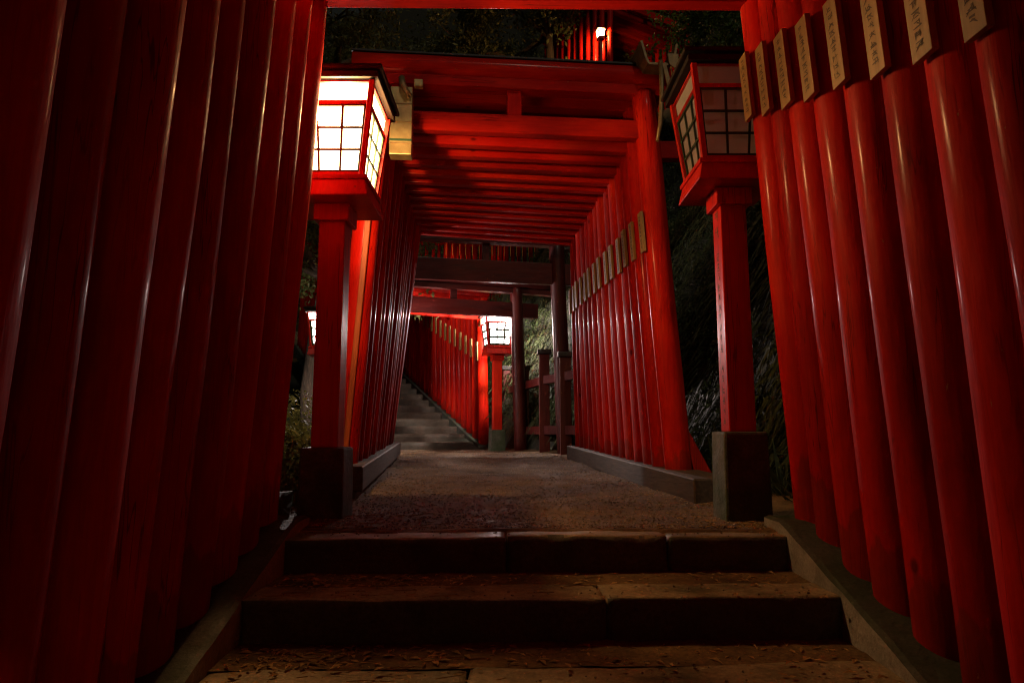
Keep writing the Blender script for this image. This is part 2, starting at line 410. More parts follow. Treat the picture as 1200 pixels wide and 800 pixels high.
# ------------------------------------------------------------------ lanterns
def make_lantern(x, y, z0, rz, lit, label, sc=1.0, post_h=1.192, stone_h=.345, text=False, group='box lanterns on red posts', name='standing_lantern', hang_z=None):
    t = thing(name, (x, y, z0), rz, label, 'lantern', group); t.scale = (sc, sc, sc)
    # footing
    b = MB().box((0, 0, stone_h / 2 - .05), (.205, .205, stone_h + .1), .012, None, 1.06); b.build('footing', 'footstone', t)
    pz = stone_h
    MB().box((0, 0, pz + post_h / 2), (.128, .128, post_h), .006).build('post', 'red_trim', t)
    bz = pz + post_h
    MB().box((0, 0, bz - .045), (.175, .175, .085), .006).build('post_collar', 'red_trim', t)
    # tray
    h1, h2 = .182, .202
    tb = MB().hexa([(-h2, -h2, bz), (h2, -h2, bz), (h2, h2, bz), (-h2, h2, bz), (-h1, -h1, bz + .088), (h1, -h1, bz + .088), (h1, h1, bz + .088), (-h1, h1, bz + .088)], .004)
    tray = tb.build('tray', 'red_trim', t)
    tr = MB().box((0, 0, bz + .095), (.384, .384, .022), .003); tr.build('tray_lip', 'red_trim', tray)
    b0 = bz + .107; Hh = .465; w0, w1 = .175, .225
    hw = lambda k: w0 + (w1 - w0) * k     # half width at fraction k of height
    pr = .013
    for sx in (-1, 1):
        for sy in (-1, 1):
            P = []
            for k, zz in ((0, b0), (1, b0 + Hh)):
                a = hw(k)
                cx, cy = sx * (a - pr), sy * (a - pr)
                P += [(cx - pr, cy - pr, zz), (cx + pr, cy - pr, zz), (cx + pr, cy + pr, zz), (cx - pr, cy + pr, zz)]
            MB().hexa(P, .002).build('corner_post', 'red_trim', t)
    def bar(mb, side, k0, k1, u0, u1, th, out, zt=None):
        """bar on face 'side' from height fraction k0..k1, across fraction u0..u1 of the face"""
        pts = []
        for d in (0, 1):
            for (k, u) in ((k0, u0), (k0, u1), (k1, u1), (k1, u0)):
                a = hw(k); off = a - .016 - (0 if d else th) + out
                px = (u * 2 - 1) * (a - .026)
                pts.append(((px, -off), (off, px), (-px, off), (-off, -px))[side] + (b0 + Hh * k,))
        q = pts
        if not th: mb.quad(q[4], q[5], q[6], q[7]); return
        mb.hexa([q[0], q[1], q[5], q[4], q[3], q[2], q[6], q[7]], 0)
    for side in range(4):
        pn = MB(); bar(pn, side, .045, .76, 0, 1, 0, -.012); pane = pn.build('pane', lit, t)
        pn = MB(); bar(pn, side, .79, .985, 0, 1, 0, -.012); pn.build('upper_pane', lit, t)
        for k0, k1 in ((0, .045), (.755, .795), (.985, 1.0)):
            rl = MB(); bar(rl, side, k0, k1, 0, 1, .02, .002); rl.build('rail', 'red_trim', t)
        lt = MB(); g = 'green'; bw = .032 if y < 5 else .085
        for u in (0.0, 1 / 3, 2 / 3, .96): bar(lt, side, .045, .755, u, u + bw, .008, -.001)
        for k in (.045, .27, .50, .735): bar(lt, side, k, k + bw * .7, 0.0, 1, .007, 0.0006)
        lt.build('lattice', g, pane)
    if lit in BULB:
        e, c = BULB[lit]
        ld = bpy.data.lights.new('bulb', 'POINT'); ld.energy = e; ld.color = c; ld.shadow_soft_size = .03
        lo = bpy.data.objects.new('bulb', ld); link(lo, t); lo.location = (0, 0, b0 + Hh * .78)
        MB().tube([(0, 0, b0 + Hh), (0, 0, b0 + Hh * .87)], [.018, .018], 10).build('bulb_socket', 'black', t)
    # roof
    rz0 = b0 + Hh
    MB().box((0, 0, rz0 + .017), (.49, .49, .03), .003).build('light_shield_board', 'roof', t)  # board added to keep pane light off the roof underside
    if lit == 'paper': MB().box((0, 0, b0 + .012), (.29, .29, .012), .002).build('bounce_floor', 'paper_board', t)  # pale board added inside to bounce neutral light onto the panes
    rz0 += .038
    rf = MB().box((0, 0, rz0 + .014), (.53, .51, .022), .006)
    rf.hexa([(-.262, -.252, rz0 + .028), (.262, -.252, rz0 + .028), (.262, .252, rz0 + .028), (-.262, .252, rz0 + .028),
             (-.24, -.05, rz0 + .075), (.24, -.05, rz0 + .075), (.24, .05, rz0 + .075), (-.24, .05, rz0 + .075)], .004)
    rf.build('roof', 'roof', t)
    if text:
        rnd = random.Random(5)
        pn = [c for c in t.children if c.name.startswith('post') and 'collar' not in c.name][0]
        V, F = strokes(2, .05, .16, rnd, -.0645, pz + post_h - .17)
        V2, F2 = strokes(17, .042, .86, rnd, -.0645, pz + post_h - .74)
        k = len(V); raw('brush_writing', V + V2, F + [tuple(i + k for i in f) for f in F2], 'ink', pn)
    return t
make_lantern(-.89, 3.25, -.43, 0, 'warm', 'brightly lit warm box lantern at the left of the landing')
make_lantern(1.09, 3.23, -.355, 0, 'paper', 'unlit box lantern with cream panes at the right of the landing', text=True)
make_lantern(-.25, 11.1, -.38, R(14), 'cool', 'white glowing lantern at the foot of the far stairs', 1.13, 1.10, .33)
make_lantern(-2.58, 9.1, -.55, R(8), 'cool', 'small lit lantern glimpsed left, behind the big lit lantern post', 1.0, 1.25, .3)
make_lantern(1.66, 11.6, 6.62, R(10), 'warmfar', 'tiny lit lantern high in the trees near the top of the picture', .33, 1.5, .3)
make_lantern(-3.7, 18.3, 2.6, R(10), 'warmfar', 'lit lantern on the upper hill path, hidden behind the beams', 1.0, 1.2, .3)

# ------------------------------------------------------------------ sills under the tunnels
def along(p0, p1, size, z0, z1, name, mat, bev=.008, dz=0):
    """bar from (x,y) p0 to p1; size = (width, height); bottom at z0..z1"""
    a = Vector((*p0, z0)); b = Vector((*p1, z1)); d = (b - a); n = Vector((d.y, -d.x, 0)).normalized() * size[0] / 2
    up = Vector((0, 0, size[1]))
    P = [a - n, a + n, b + n, b - n]
    return MB().hexa([tuple(q) for q in P] + [tuple(q + up) for q in P], bev).build(name, mat)
dr = Vector((-.102, .995)); nr = Vector((.995, .102))
def off2(y, o): c = Vector((c2(y), y)); q = c + nr * o; return (q.x, q.y)
tag(along(off2(3.78, 1.09), off2(7.72, 1.09), (.27, .155), -.435, -.34, 'timber_sill', 'base_timber'), 'long dark timber sill under the right wall of the landing tunnel', 'timber sill', 'sills under the middle tunnel')
tag(along(off2(4.16, -1.07), off2(7.72, -1.07), (.24, .15), -.37, -.29, 'timber_sill', 'base_timber'), 'timber sill on stone under the left wall of the landing tunnel', 'timber sill', 'sills under the middle tunnel')
tag(along(off2(4.12, -1.10), off2(7.74, -1.10), (.22, .15), -.52, -.44, 'stone_plinth', 'darkstone'), 'low stone plinth carrying the left timber sill', 'plinth')

# side base walls of the near stairs (pillars stand on them)
def wedge(x0, x1, name, label):
    V = []; ys = [-2.0 + i * (4.98 / 60) for i in range(61)]
    top = lambda y: -.372 - .332 * (2.8 - y) if y < 2.8 else -.372
    W = MB(); bm = W.bm
    inner, outer = (x1, x0) if x0 < 0 else (x0, x1)
    xs = [inner, inner + (outer - inner) * .03, inner + (outer - inner) * .5, outer]
    rows = []
    for y in ys:
        r_ = [bm.verts.new((inner, y, top(y) - .9))]
        r_.append(bm.verts.new((inner + (.006 * noise.noise(Vector((y * 4, 1, inner)))), y, top(y) - .3)))
        for k, x in enumerate(xs): r_.append(bm.verts.new((x + .006 * noise.noise(Vector((y * 5, k, inner))), y, top(y) + .006 * noise.noise(Vector((y * 6, x, 2))) - (.008 if k == 0 else 0))))
        r_.append(bm.verts.new((outer, y, top(y) - .9)))
        rows.append(r_)
    for a, b in zip(rows, rows[1:]):
        for k in range(len(a) - 1): bm.faces.new((a[k], a[k + 1], b[k + 1], b[k]))
    bm.faces.new(rows[0]); bm.faces.new(list(reversed(rows[-1])))
    o = W.build(name, 'concrete')
    o.data.materials.append(M['darkstone'])
    for p in o.data.polygons:
        if p.normal.z > .5 and True: p.material_index = 1
    return tag(o, label, 'base wall', 'sloping base walls beside the lower steps')
wedge(-1.5, -.885, 'base_wall', 'sloping concrete base wall left of the lower steps')
wedge(1.10, 1.72, 'base_wall', 'sloping concrete base wall right of the lower steps')

# ------------------------------------------------------------------ steps
def block(mb, x0, x1, y0, y1, z0, z1, amp=.008, res=.035, seed=0, M4=None):
    """rough stone block: subdivided, edges worn"""
    nx, ny, nz = max(2, int((x1 - x0) / res)), max(2, int((y1 - y0) / res)), max(2, int((z1 - z0) / res))
    vs = {}
    def V(i, j, k):
        key = (i, j, k)
        if key not in vs:
            p = Vector((x0 + (x1 - x0) * i / nx, y0 + (y1 - y0) * j / ny, z0 + (z1 - z0) * k / nz))
            edge = (i in (0, nx)) + (j in (0, ny)) + (k in (0, nz))
            c = Vector(((x0 + x1) / 2, (y0 + y1) / 2, (z0 + z1) / 2))
            s_ = Vector((seed * 3.7, seed, 0))
            n = Vector((noise.noise(p * 7 + s_), noise.noise(p * 7 + s_ + Vector((5, 0, 0))), noise.noise(p * 5 + s_ + Vector((0, 9, 0)))))
            q = p + n * amp
            q += Vector((0, noise.noise(p * 2.2 + s_) * amp * 2.4, noise.noise(p * 1.9 + s_ * 2) * amp * 1.4))
            if edge >= 2:
                w = .003 + .014 * max(0, noise.noise(p * 9 + s_) - .12)
                if j == 0: q.y += w
                if k == nz: q.z -= w
                if i == 0: q.x += w * .7
                if i == nx: q.x -= w * .7
            vs[key] = mb.bm.verts.new(M4 @ q if M4 else q)
        return vs[key]
    F = mb.bm.faces.new
    for i in range(nx):
        for k in range(nz):
            F((V(i, 0, k), V(i + 1, 0, k), V(i + 1, 0, k + 1), V(i, 0, k + 1))).smooth = True
            F((V(i, ny, k), V(i, ny, k + 1), V(i + 1, ny, k + 1), V(i + 1, ny, k))).smooth = True
        for j in range(ny):
            F((V(i, j, nz), V(i + 1, j, nz), V(i + 1, j + 1, nz), V(i, j + 1, nz))).smooth = True
    for j in range(ny):
        for k in range(nz):
            F((V(0, j, k), V(0, j, k + 1), V(0, j + 1, k + 1), V(0, j + 1, k))).smooth = True
            F((V(nx, j, k), V(nx, j + 1, k), V(nx, j + 1, k + 1), V(nx, j, k + 1))).smooth = True

steps = struct(bpy.data.objects.new('stairs', None)); COL.objects.link(steps)
STEP = []
yaw1 = Matrix.Translation((0.1, 2.7, 0)) @ Matrix.Rotation(R(1.8), 4, 'Z') @ Matrix.Translation((-.1, -2.7, 0))
rnd = random.Random(3)
for i in range(9):
    y = 2.70 - .41 * i; z = -.42 - .135 * i
    cuts = [[-.9, -.02, .62, 1.12], [-.9, .3, 1.12], [-.9, -.15, 1.12], [-.9, .1, .7, 1.12]][i % 4]
    for a, b in zip(cuts, cuts[1:]):
        mb = MB(); block(mb, a + .0015, b - .0015, y, y + .21, z - .20, z + rnd.uniform(-.004, .004), .006, .022, i * 5 + a, yaw1)
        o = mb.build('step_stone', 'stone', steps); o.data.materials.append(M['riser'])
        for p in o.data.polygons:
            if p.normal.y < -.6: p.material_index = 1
    STEP.append((y, z))
# packed earth treads behind each edging stone
mb = MB()
for i in range(1, 9):
    y, z = STEP[i]; nx, ny = 60, 10; g = []
    for j in range(ny + 1):
        g.append([mb.bm.verts.new(yaw1 @ Vector((-.92 + 2.06 * k / nx, y + .19 + (.41 - .19 + .03) * j / ny, z - .004 + .006 * noise.noise(Vector((k * .35, j * .5, i))) + .006 * j / ny))) for k in range(nx + 1)])
    for j in range(ny):
        for k in range(nx): mb.bm.faces.new((g[j][k], g[j][k + 1], g[j + 1][k + 1], g[j + 1][k])).smooth = True
mb.build('tread_earth', 'dirt', steps)

# far stairs
fs = struct(bpy.data.objects.new('stairs', None)); COL.objects.link(fs)
M3 = Matrix(((N3.x, D3.x, 0, O3.x), (N3.y, D3.y, 0, O3.y), (0, 0, 1, 0), (0, 0, 0, 1)))
for i in range(22):
    s = .10 + i * .384; z = -.36 + .139 * (i + 1)
    mb = MB(); block(mb, -.98, .90, s, s + .5, z - .30, z, .004, .06, i + 40, M3); o = mb.build('step_stone', 'oldstep', fs); o.data.materials.append(M['shaded_riser'])
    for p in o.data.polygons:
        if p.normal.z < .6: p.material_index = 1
def wedge3(x0, x1, name, label):
    W = MB(); P = []
    for s, z in ((-.12, -.55), (8.6, -.55 + S3 * 8.72)):
        for x in (x0, x1):
            P.append((x, s, z))
    a, b, c, d = P
    q = [a, b, d, c]; h = .27
    W.hexa([tuple(M3 @ Vector(v)) for v in q] + [tuple(M3 @ Vector((v[0], v[1], v[2] + h))) for v in q], .01)
    return tag(W.build(name, 'darkstone'), label, 'base wall', 'base walls beside the far stairs')
wedge3(.90, 1.2, 'base_wall', 'dark sloping base under the right pillars of the far stairs')
wedge3(-1.2, -.98, 'base_wall', 'dark sloping base under the left pillars of the far stairs')

# ------------------------------------------------------------------ path and hillside
def cx(y):
    pts = [(-30, .1), (3, .1), (4.4, .02), (8, -.34), (8.9, -.45), (10.3, -.93), (11.5, -1.44), (18, -4.8), (30, -11), (300, -60)]
    if y <= pts[0][0]: return pts[0][1]
    for (a, za), (b, zb) in zip(pts, pts[1:]):
        if y <= b: return za + (zb - za) * (y - a) / (b - a)
    return pts[-1][1]
def sm(a, b, t):
    t = max(0, min(1, (t - a) / (b - a))); return t * t * (3 - 2 * t)
def terr(x, y):
    if y < 2.7: base = max(-6, -.75 + .365 * (y - 2.7))
    elif y < 11.3: base = path_z(y) - .09
    else: base = -.47 + .30 * (min(y, 20) - 11.3) + min(42, .95 * max(0, y - 20))
    d = x - cx(y)
    n = noise.fractal(Vector((x * .55, y * .55, 3)), 1.0, 2.1, 5)
    n2 = noise.fractal(Vector((x * 1.7, y * 1.7, 7)), 1.0, 2.1, 4)
    ft = 1.62 - .35 * sm(8.2, 10, y) + .45 * sm(12.5, 14, y)
    r = sm(1.8, 3.6, y)
    rise = 0
    if d > ft:
        e = d - ft
        far = sm(13, 16.5, y)
        rise = r * min(e * 2.3, 3.4 - 2.4 * far + .35 * (1 - far) * max(0, e - 1.5)) + 2.1 * sm(.6, 1.8, x) * sm(10, 11.5, y)
        rise +=  + (.3 * n + .16 * n2) * min(1, e * 1.3)
    left = 0
    if d < -1.7:
        e = -d - 1.7
        left = -min(.30 * e, 1.5) * (1 - sm(8, 14, y)) + (.14 * n) * min(1, e)
        left += sm(3, 9, e) * sm(5, 12, y) * 3.0
    lim = 48
    return min(lim, base + rise + left)
def axis(lo, hi, step, far_):
    a = []; v = lo
    while v < hi: a.append(v); v += step
    a.append(hi)
    s = step; v = hi
    while v < far_: s *= 1.35; v += s; a.append(v)
    s = step; v = lo; pre = []
    while v > -far_: s *= 1.35; v -= s; pre.append(v)
    return list(reversed(pre)) + a
ax, ay = axis(-6, 6, .14, 260), axis(-2, 22, .14, 260)
V = [(x, y, terr(x, y)) for y in ay for x in ax]
nx = len(ax); F = [(j * nx + i, j * nx + i + 1, (j + 1) * nx + i + 1, (j + 1) * nx + i) for j in range(len(ay) - 1) for i in range(nx - 1)]
struct(raw('hillside', V, F, 'soil', None, True))

V, F = [], []
ys = [2.80 + .05 * j for j in range(int((11.75 - 2.80) / .05) + 1)]; nxp = 56
def pz(x, y): return path_z(y) + .006 + .018 * noise.noise(Vector((x * 2, y * 2, 0))) + .007 * noise.noise(Vector((x * 11, y * 11, 4)))
for y in ys:
    c = cx(y)
    for i in range(nxp + 1):
        o_ = -1.2 + 2.75 * i / nxp; x = c + o_
        z = pz(x, y)
        if y < 2.82: z -= .03
        if o_ > 1.05: z += .06 * (o_ - 1.05) / .5
        V.append((x, y, z))
for j in range(len(ys) - 1):
    for i in range(nxp): a = j * (nxp + 1) + i; F.append((a, a + 1, a + nxp + 2, a + nxp + 1))
struct(raw('path', V, F, 'dirt', None, True))

# ------------------------------------------------------------------ loose stuff: gravel, leaves, twigs
def surf(x, y):
    """walkable height at (x,y) in stairs-aligned coordinates"""
    if y > 2.9: return pz(x, y)
    i = int(math.ceil((2.70 - y) / .41)) if y < 2.70 else 0
    z = -.42 - .135 * i
    return z + (.002 if (y - (2.70 - .41 * i)) < .2 else -.006)
rnd = random.Random(21)
V, F = [], []
for _ in range(24000):
    y = 2.9 + (rnd.random() ** 1.5) * 8.5; x = cx(y) + rnd.uniform(-1.25, 1.3)
    if rnd.random() < .03: y = rnd.uniform(1.2, 2.9); x = rnd.uniform(-.86, 1.08)
    z = surf(x, y); s = rnd.uniform(.0025, .007) * (1.5 if rnd.random() < .06 else 1)
    j = len(V); a = rnd.random() * 6.28
    P = [(math.cos(a + k * 2.09) * s * rnd.uniform(.7, 1.3), math.sin(a + k * 2.09) * s * rnd.uniform(.7, 1.3), 0) for k in range(3)]
    V += [(x + p[0], y + p[1], z - .001) for p in P] + [(x + p[0] * .6, y + p[1] * .6, z + s * rnd.uniform(.35, .8)) for p in P]
    F += [(j, j + 1, j + 4, j + 3), (j + 1, j + 2, j + 5, j + 4), (j + 2, j, j + 3, j + 5), (j + 3, j + 4, j + 5)]
M['grit'] = stone('grit', (.22, .19, .16), (.45, .40, .34), (.12, .09, .06), .5, (.3, .7), False)
tag(raw('gravel', V, F, 'grit'), 'loose grit scattered over the landing and the steps', 'gravel', kind='stuff')
V, F = [], []
def leaf(x, y, z, L, rnd):
    a = rnd.random() * 6.28; w = L * rnd.uniform(.25, .5); j = len(V)
    t = rnd.uniform(-.35, .35); c, s = math.cos(a), math.sin(a)
    up = rnd.uniform(.03, .28) * L
    for (u, v, h) in ((-L / 2, 0, .001), (0, -w / 2, up * .8), (0, w / 2, up * .5 + .002), (L / 2, t * L * .3, up * .2 + .001), (-L * .05, 0, up * .25)):
        V.append((x + c * u - s * v, y + s * u + c * v, z + .002 + h))
    F.extend([(j, j + 1, j + 4), (j, j + 4, j + 2), (j + 1, j + 3, j + 4), (j + 4, j + 3, j + 2)])
for _ in range(3800):
    if rnd.random() < .45:
        y = rnd.uniform(1.0, 2.68); x = rnd.uniform(-.86, 1.08)
        i = math.ceil((2.70 - y) / .41); back = 2.70 - .41 * i + .41
        if rnd.random() < .7: y = back - abs(rnd.gauss(0, .10)) - .02
        if rnd.random() < .45: x = -.86 + abs(rnd.gauss(0, .35))
    else:
        y = 2.9 + (rnd.random() ** 1.6) * 7; side = rnd.random()
        x = cx(y) + (rnd.uniform(-1.0, 1.1) if side < .45 else (1.0 - abs(rnd.gauss(0, .2)) if side < .75 else -.95 + abs(rnd.gauss(0, .2))))
    leaf(x, y, surf(x, y), rnd.uniform(.010, .032) * (1.7 if rnd.random() < .05 else 1), rnd)
for _ in range(620):
    i = rnd.choice((1, 1, 2, 2, 3)); back = 2.70 - .41 * i + .41; y = back - .03 - abs(rnd.gauss(0, .12)); y = max(y, back - .40)
    x = -.85 + abs(rnd.gauss(0, .45)) if rnd.random() < .55 else rnd.uniform(-.85, 1.07)
    if x > 1.07: continue
    leaf(x, y + .03 * (x - .1), surf(x, y) + .003, rnd.uniform(.018, .05), rnd)
for _ in range(160):   # twigs
    y = rnd.uniform(1.3, 3.3); x = -.85 + abs(rnd.gauss(0, .5)); x = min(x, 1.05)
    if 2.62 < y < 2.78: continue
    z = surf(x, y) + .004; a = rnd.uniform(-.6, .6); L = rnd.uniform(.03, .11); w = .0022; j = len(V)
    i_ = math.ceil((2.70 - y) / .41)
    dx, dy = math.cos(a) * L / 2, math.sin(a) * L / 2 * .4
    V += [(x - dx, y - dy, z), (x + dx, y + dy, z + .004), (x + dx, y + dy + w, z + .004), (x - dx, y - dy + w, z), (x - dx, y - dy, z + w), (x + dx, y + dy, z + w + .004)]
    F += [(j, j + 1, j + 5, j + 4), (j + 4, j + 5, j + 2, j + 3)]
tag(raw('fallen_leaves', V, F, 'litter'), 'dry fallen leaves and twigs on the steps and the landing', 'fallen leaves', kind='stuff')

# ------------------------------------------------------------------ bank vegetation
def grad(x, y, e=.1):
    return Vector(((terr(x + e, y) - terr(x - e, y)) / (2 * e), (terr(x, y + e) - terr(x, y - e)) / (2 * e)))
rnd = random.Random(31); V, F = [], []
cnt = 0
while cnt < 60000:
    y = 2.6 + 12.5 * rnd.random() ** 1.3; dd = rnd.random() ** 1.2 * 2.6; 
    x = cx(y) + 1.45 + dd
    if noise.noise(Vector((x * 1.4, y * 1.4, terr(x, y)))) < -.22 and rnd.random() < .8: cnt += 1; continue
    cnt += 1
    g = grad(x, y); z = terr(x, y)
    if g.length < .25: dn = Vector((rnd.uniform(-1, 1), rnd.uniform(-1, 1), .8)).normalized(); out = Vector((0, 0, 1))
    else:
        out = Vector((-g.x, -g.y, 1)).normalized(); h = Vector((-g.x, -g.y, 0)).normalized(); dn = Vector((h.x * .35, h.y * .35, -1)).normalized()
    L = rnd.uniform(.05, .22) * (1.5 if rnd.random() < .1 else 1); w = L * rnd.uniform(.025, .085); sd = Vector((rnd.uniform(-1, 1), rnd.uniform(-1, 1), rnd.uniform(-.4, .4)))
    p0 = Vector((x, y, z)); side = dn.cross(out).normalized()
    side = (side + .5 * sd).normalized() * w
    m_ = p0 + out * L * rnd.uniform(.3, .7) + dn * L * .25 + sd * L * .15; e_ = m_ + dn * L * .8 + sd * L * .25 + out * L * .1
    j = len(V); V += [tuple(p0 - side), tuple(p0 + side), tuple(m_ + side), tuple(m_ - side), tuple(e_)]
    F += [(j, j + 1, j + 2, j + 3), (j + 3, j + 2, j + 4)]
tag(raw('bank_grass', V, F, 'grass'), 'long dry grass hanging down the steep bank behind the right lantern', 'grass', kind='stuff')
# far wooded slope
V, F = [], []
def card(p, L, nrm, rnd, VV=None, FF=None):
    VV = V if VV is None else VV; FF = F if FF is None else FF
    a = Vector((rnd.uniform(-1, 1), rnd.uniform(-1, 1), rnd.uniform(-1, 1))).normalized()
    n = (Vector(nrm) + a * .9).normalized(); u = n.cross(Vector((rnd.uniform(-1, 1), rnd.uniform(-1, 1), rnd.uniform(-1, 1)))).normalized(); v = n.cross(u)
    p = Vector(p); w = L * rnd.uniform(.35, .6); j = len(VV)
    VV += [tuple(p - u * L / 2), tuple(p - v * w / 2 + n * L * .08), tuple(p + u * L / 2), tuple(p + v * w / 2 + n * L * .08)]
    FF += [(j, j + 1, j + 2), (j, j + 2, j + 3)]
for _ in range(60000):
    y = 21 + 26 * rnd.random() ** 1.2; x = rnd.uniform(-.75, .75) * y
    cl = noise.noise(Vector((x * .45, y * .45, 0)))
    card((x, y, terr(x, y) + max(0, .3 + 1.8 * cl) + rnd.gauss(0, .25)), rnd.uniform(.10, .26), (0, -.6, .6), rnd)
tag(raw('hillside_wood', V, F, 'leaf'), 'dark mass of woodland leaves on the slope far behind', 'woodland', kind='stuff')
V, F = [], []
rnd = random.Random(77)
for _ in range(60000):
    y = 2.8 + 12 * rnd.random() ** 1.3; x = cx(y) + 1.5 + rnd.random() ** 1.3 * 2.4
    if noise.noise(Vector((x * 2.1, y * 2.1, terr(x, y) * 1.5))) < -.12: continue
    g = grad(x, y); out = Vector((-g.x, -g.y, 1)).normalized()
    p = Vector((x, y, terr(x, y))) + out * rnd.uniform(.03, .14)
    card(p, rnd.uniform(.025, .065), out, rnd)
tag(raw('bank_ivy', V, F, 'ivy'), 'dark small ivy leaves covering the steep bank right of the path', 'ivy', kind='stuff')
# small leafed creeper + far groundcover on both sides
V, F = [], []
def card(p, L, nrm, rnd, VV=None, FF=None):
    VV = V if VV is None else VV; FF = F if FF is None else FF
    a = Vector((rnd.uniform(-1, 1), rnd.uniform(-1, 1), rnd.uniform(-1, 1))).normalized()
    n = (Vector(nrm) + a * .9).normalized(); u = n.cross(Vector((rnd.uniform(-1, 1), rnd.uniform(-1, 1), rnd.uniform(-1, 1)))).normalized(); v = n.cross(u)
    p = Vector(p); w = L * rnd.uniform(.35, .6); j = len(VV)
    VV += [tuple(p - u * L / 2), tuple(p - v * w / 2 + n * L * .08), tuple(p + u * L / 2), tuple(p + v * w / 2 + n * L * .08)]
    FF += [(j, j + 1, j + 2), (j, j + 2, j + 3)]
for _ in range(26000):
    y = 2.6 + 22 * rnd.random() ** 1.4
    if rnd.random() < .55: x = cx(y) + 1.5 + 5 * rnd.random() ** 1.5
    else: x = cx(y) - 1.75 - 6 * rnd.random() ** 1.5
    if noise.noise(Vector((x * .9, y * .9, 5))) < -.1: continue
    card((x, y, terr(x, y) + rnd.uniform(.0, .10)), rnd.uniform(.03, .075), (0, -.5, .8), rnd)
tag(raw('ground_cover', V, F, 'fern'), 'low creeping leaves covering the slopes beside the path', 'ground cover', kind='stuff')

def bush(x, y, r, n, label, mat='leaf'):
    t = thing('bush', (x, y, terr(x, y) - .02), 0, label, 'bush', 'bushes left of the middle tunnel'); Vb, Fb = [], []
    rb = random.Random(int(x * 100 + y * 10))
    for _ in range(n):
        d = Vector((rb.gauss(0, 1), rb.gauss(0, 1), abs(rb.gauss(0, 1)))).normalized()
        k = r * (.6 + .4 * rb.random() ** .5) * (1 + .35 * noise.noise(d * 2.2 + Vector((x, y, 0))))
        card(d * k, rb.uniform(.03, .07), d, rb, Vb, Fb)
    raw('foliage', Vb, Fb, mat, t)
    mb = MB()
    for k in range(6):
        a = k * 1.05; mb.tube([(0, 0, 0), (math.cos(a) * r * .3, math.sin(a) * r * .3, r * .4), (math.cos(a) * r * .6, math.sin(a) * r * .6, r * .75)], [.012, .009, .004], 6)
    mb.build('stem', 'bark', t)
bush(-1.60, 4.15, .52, 5000, 'small dark bush added to block lamp light beside the stone footing of the lit lantern')  # added to keep lamp light off the ground by the footing
bush(-2.0, 5.0, .78, 6000, 'dark bush just behind the big lit lantern')  # foliage enlarged to block the small lantern's beam
bush(-2.35, 6.3, .95, 6000, 'dark bush further back on the left, before the small lantern')  # shifted and enlarged to block that beam as well

def tree(x, y, h, cr, lean, label, seed, n=9000, mat='leaf', ls=(.06, .13), flat=.75, z0=None):
    zb = terr(x, y) - .1 if z0 is None else z0
    t = thing('broadleaf_tree', (x, y, zb), 0, label, 'tree', 'trees on the dark hill'); rb = random.Random(seed)
    top = Vector((lean[0], lean[1], h))
    trunk = MB(); pts = [(top * k / 7 + Vector((.12 * math.sin(k * 1.3 + seed), .1 * math.cos(k * 1.7 + seed), 0)) * (k > 0)) for k in range(8)]
    trunk.tube([tuple(p) for p in pts], [.17 * (1 - .1 * k) for k in range(8)], 10, .15, seed)
    tr = trunk.build('trunk', 'bark', t)
    ends = []
    for k in range(13):
        lb = MB()
        i = 3 + rb.randrange(5); b = Vector(pts[i]); a = k * 2.4 + seed; L = cr * rb.uniform(.55, 1.0)
        e = b + Vector((math.cos(a) * L, math.sin(a) * L, rb.uniform(-.15, .55) * L))
        m_ = (b + e) / 2 + Vector((rb.uniform(-.2, .2), rb.uniform(-.2, .2), .12 * L))
        m2 = (m_ + e) / 2 + Vector((rb.uniform(-.15, .15), rb.uniform(-.15, .15), rb.uniform(-.1, .1)))
        lb.tube([tuple(b), tuple(m_), tuple(m2), tuple(e)], [.07, .045, .03, .012], 7, .1, k)
        ends += [m_, m2, e, e]
        for q in range(3):
            f = m2 + Vector((rb.uniform(-1, 1), rb.uniform(-1, 1), rb.uniform(-.5, .6))) * L * .4
            lb.tube([tuple(m_.lerp(m2, .5)), tuple(m2.lerp(f, .5) + Vector((0, 0, .05))), tuple(f)], [.022, .014, .005], 5); ends.append(f)
        lb.build('limb', 'bark', t)
    Vb, Fb = [], []
    clumps = [(e + Vector((rb.gauss(0, .18), rb.gauss(0, .18), rb.gauss(0, .12))) * cr * .5, rb.uniform(.16, .36) * cr * .55) for e in ends for _ in range(3)]
    per = n // len(clumps)
    for c, r_ in clumps:
        for _ in range(per):
            d = Vector((rb.gauss(0, 1), rb.gauss(0, 1), rb.gauss(0, 1) * flat)).normalized() * r_ * (.35 + .75 * rb.random())
            card(c + d, rb.uniform(*ls), Vector((d.x, d.y, abs(d.z) + .1)), rb, Vb, Fb)
    raw('crown', Vb, Fb, mat, t)
tree(-3.4, 17.5, 7.0, 3.0, (.3, -1.0), 'leafy tree behind the far stairs, its crown above the lintels left of centre', 1, 34000)
tree(.9, 13.8, 6.2, 2.6, (-.3, -.8), 'leafy tree whose crown hangs over the middle of the tunnel roof', 2, 36000)
tree(-3.6, 12.0, 7.2, 2.7, (.3, 0), 'leafy tree above the big lit lantern on the left', 3, 34000)
tree(4.4, 9.4, 2.9, 1.7, (-.5, -.3), 'leafy tree over the bank behind the unlit lantern', 4, 15000, 'fern', (.05, .11))
tree(4.8, 15.5, 5.0, 3.0, (-.6, -.4), 'leafy tree high on the right behind the top row of torii', 5, 15000)
tree(-6.5, 17, 7, 3.4, (.6, -.5), 'leafy tree at the far left beyond the other trees', 6, 12000)

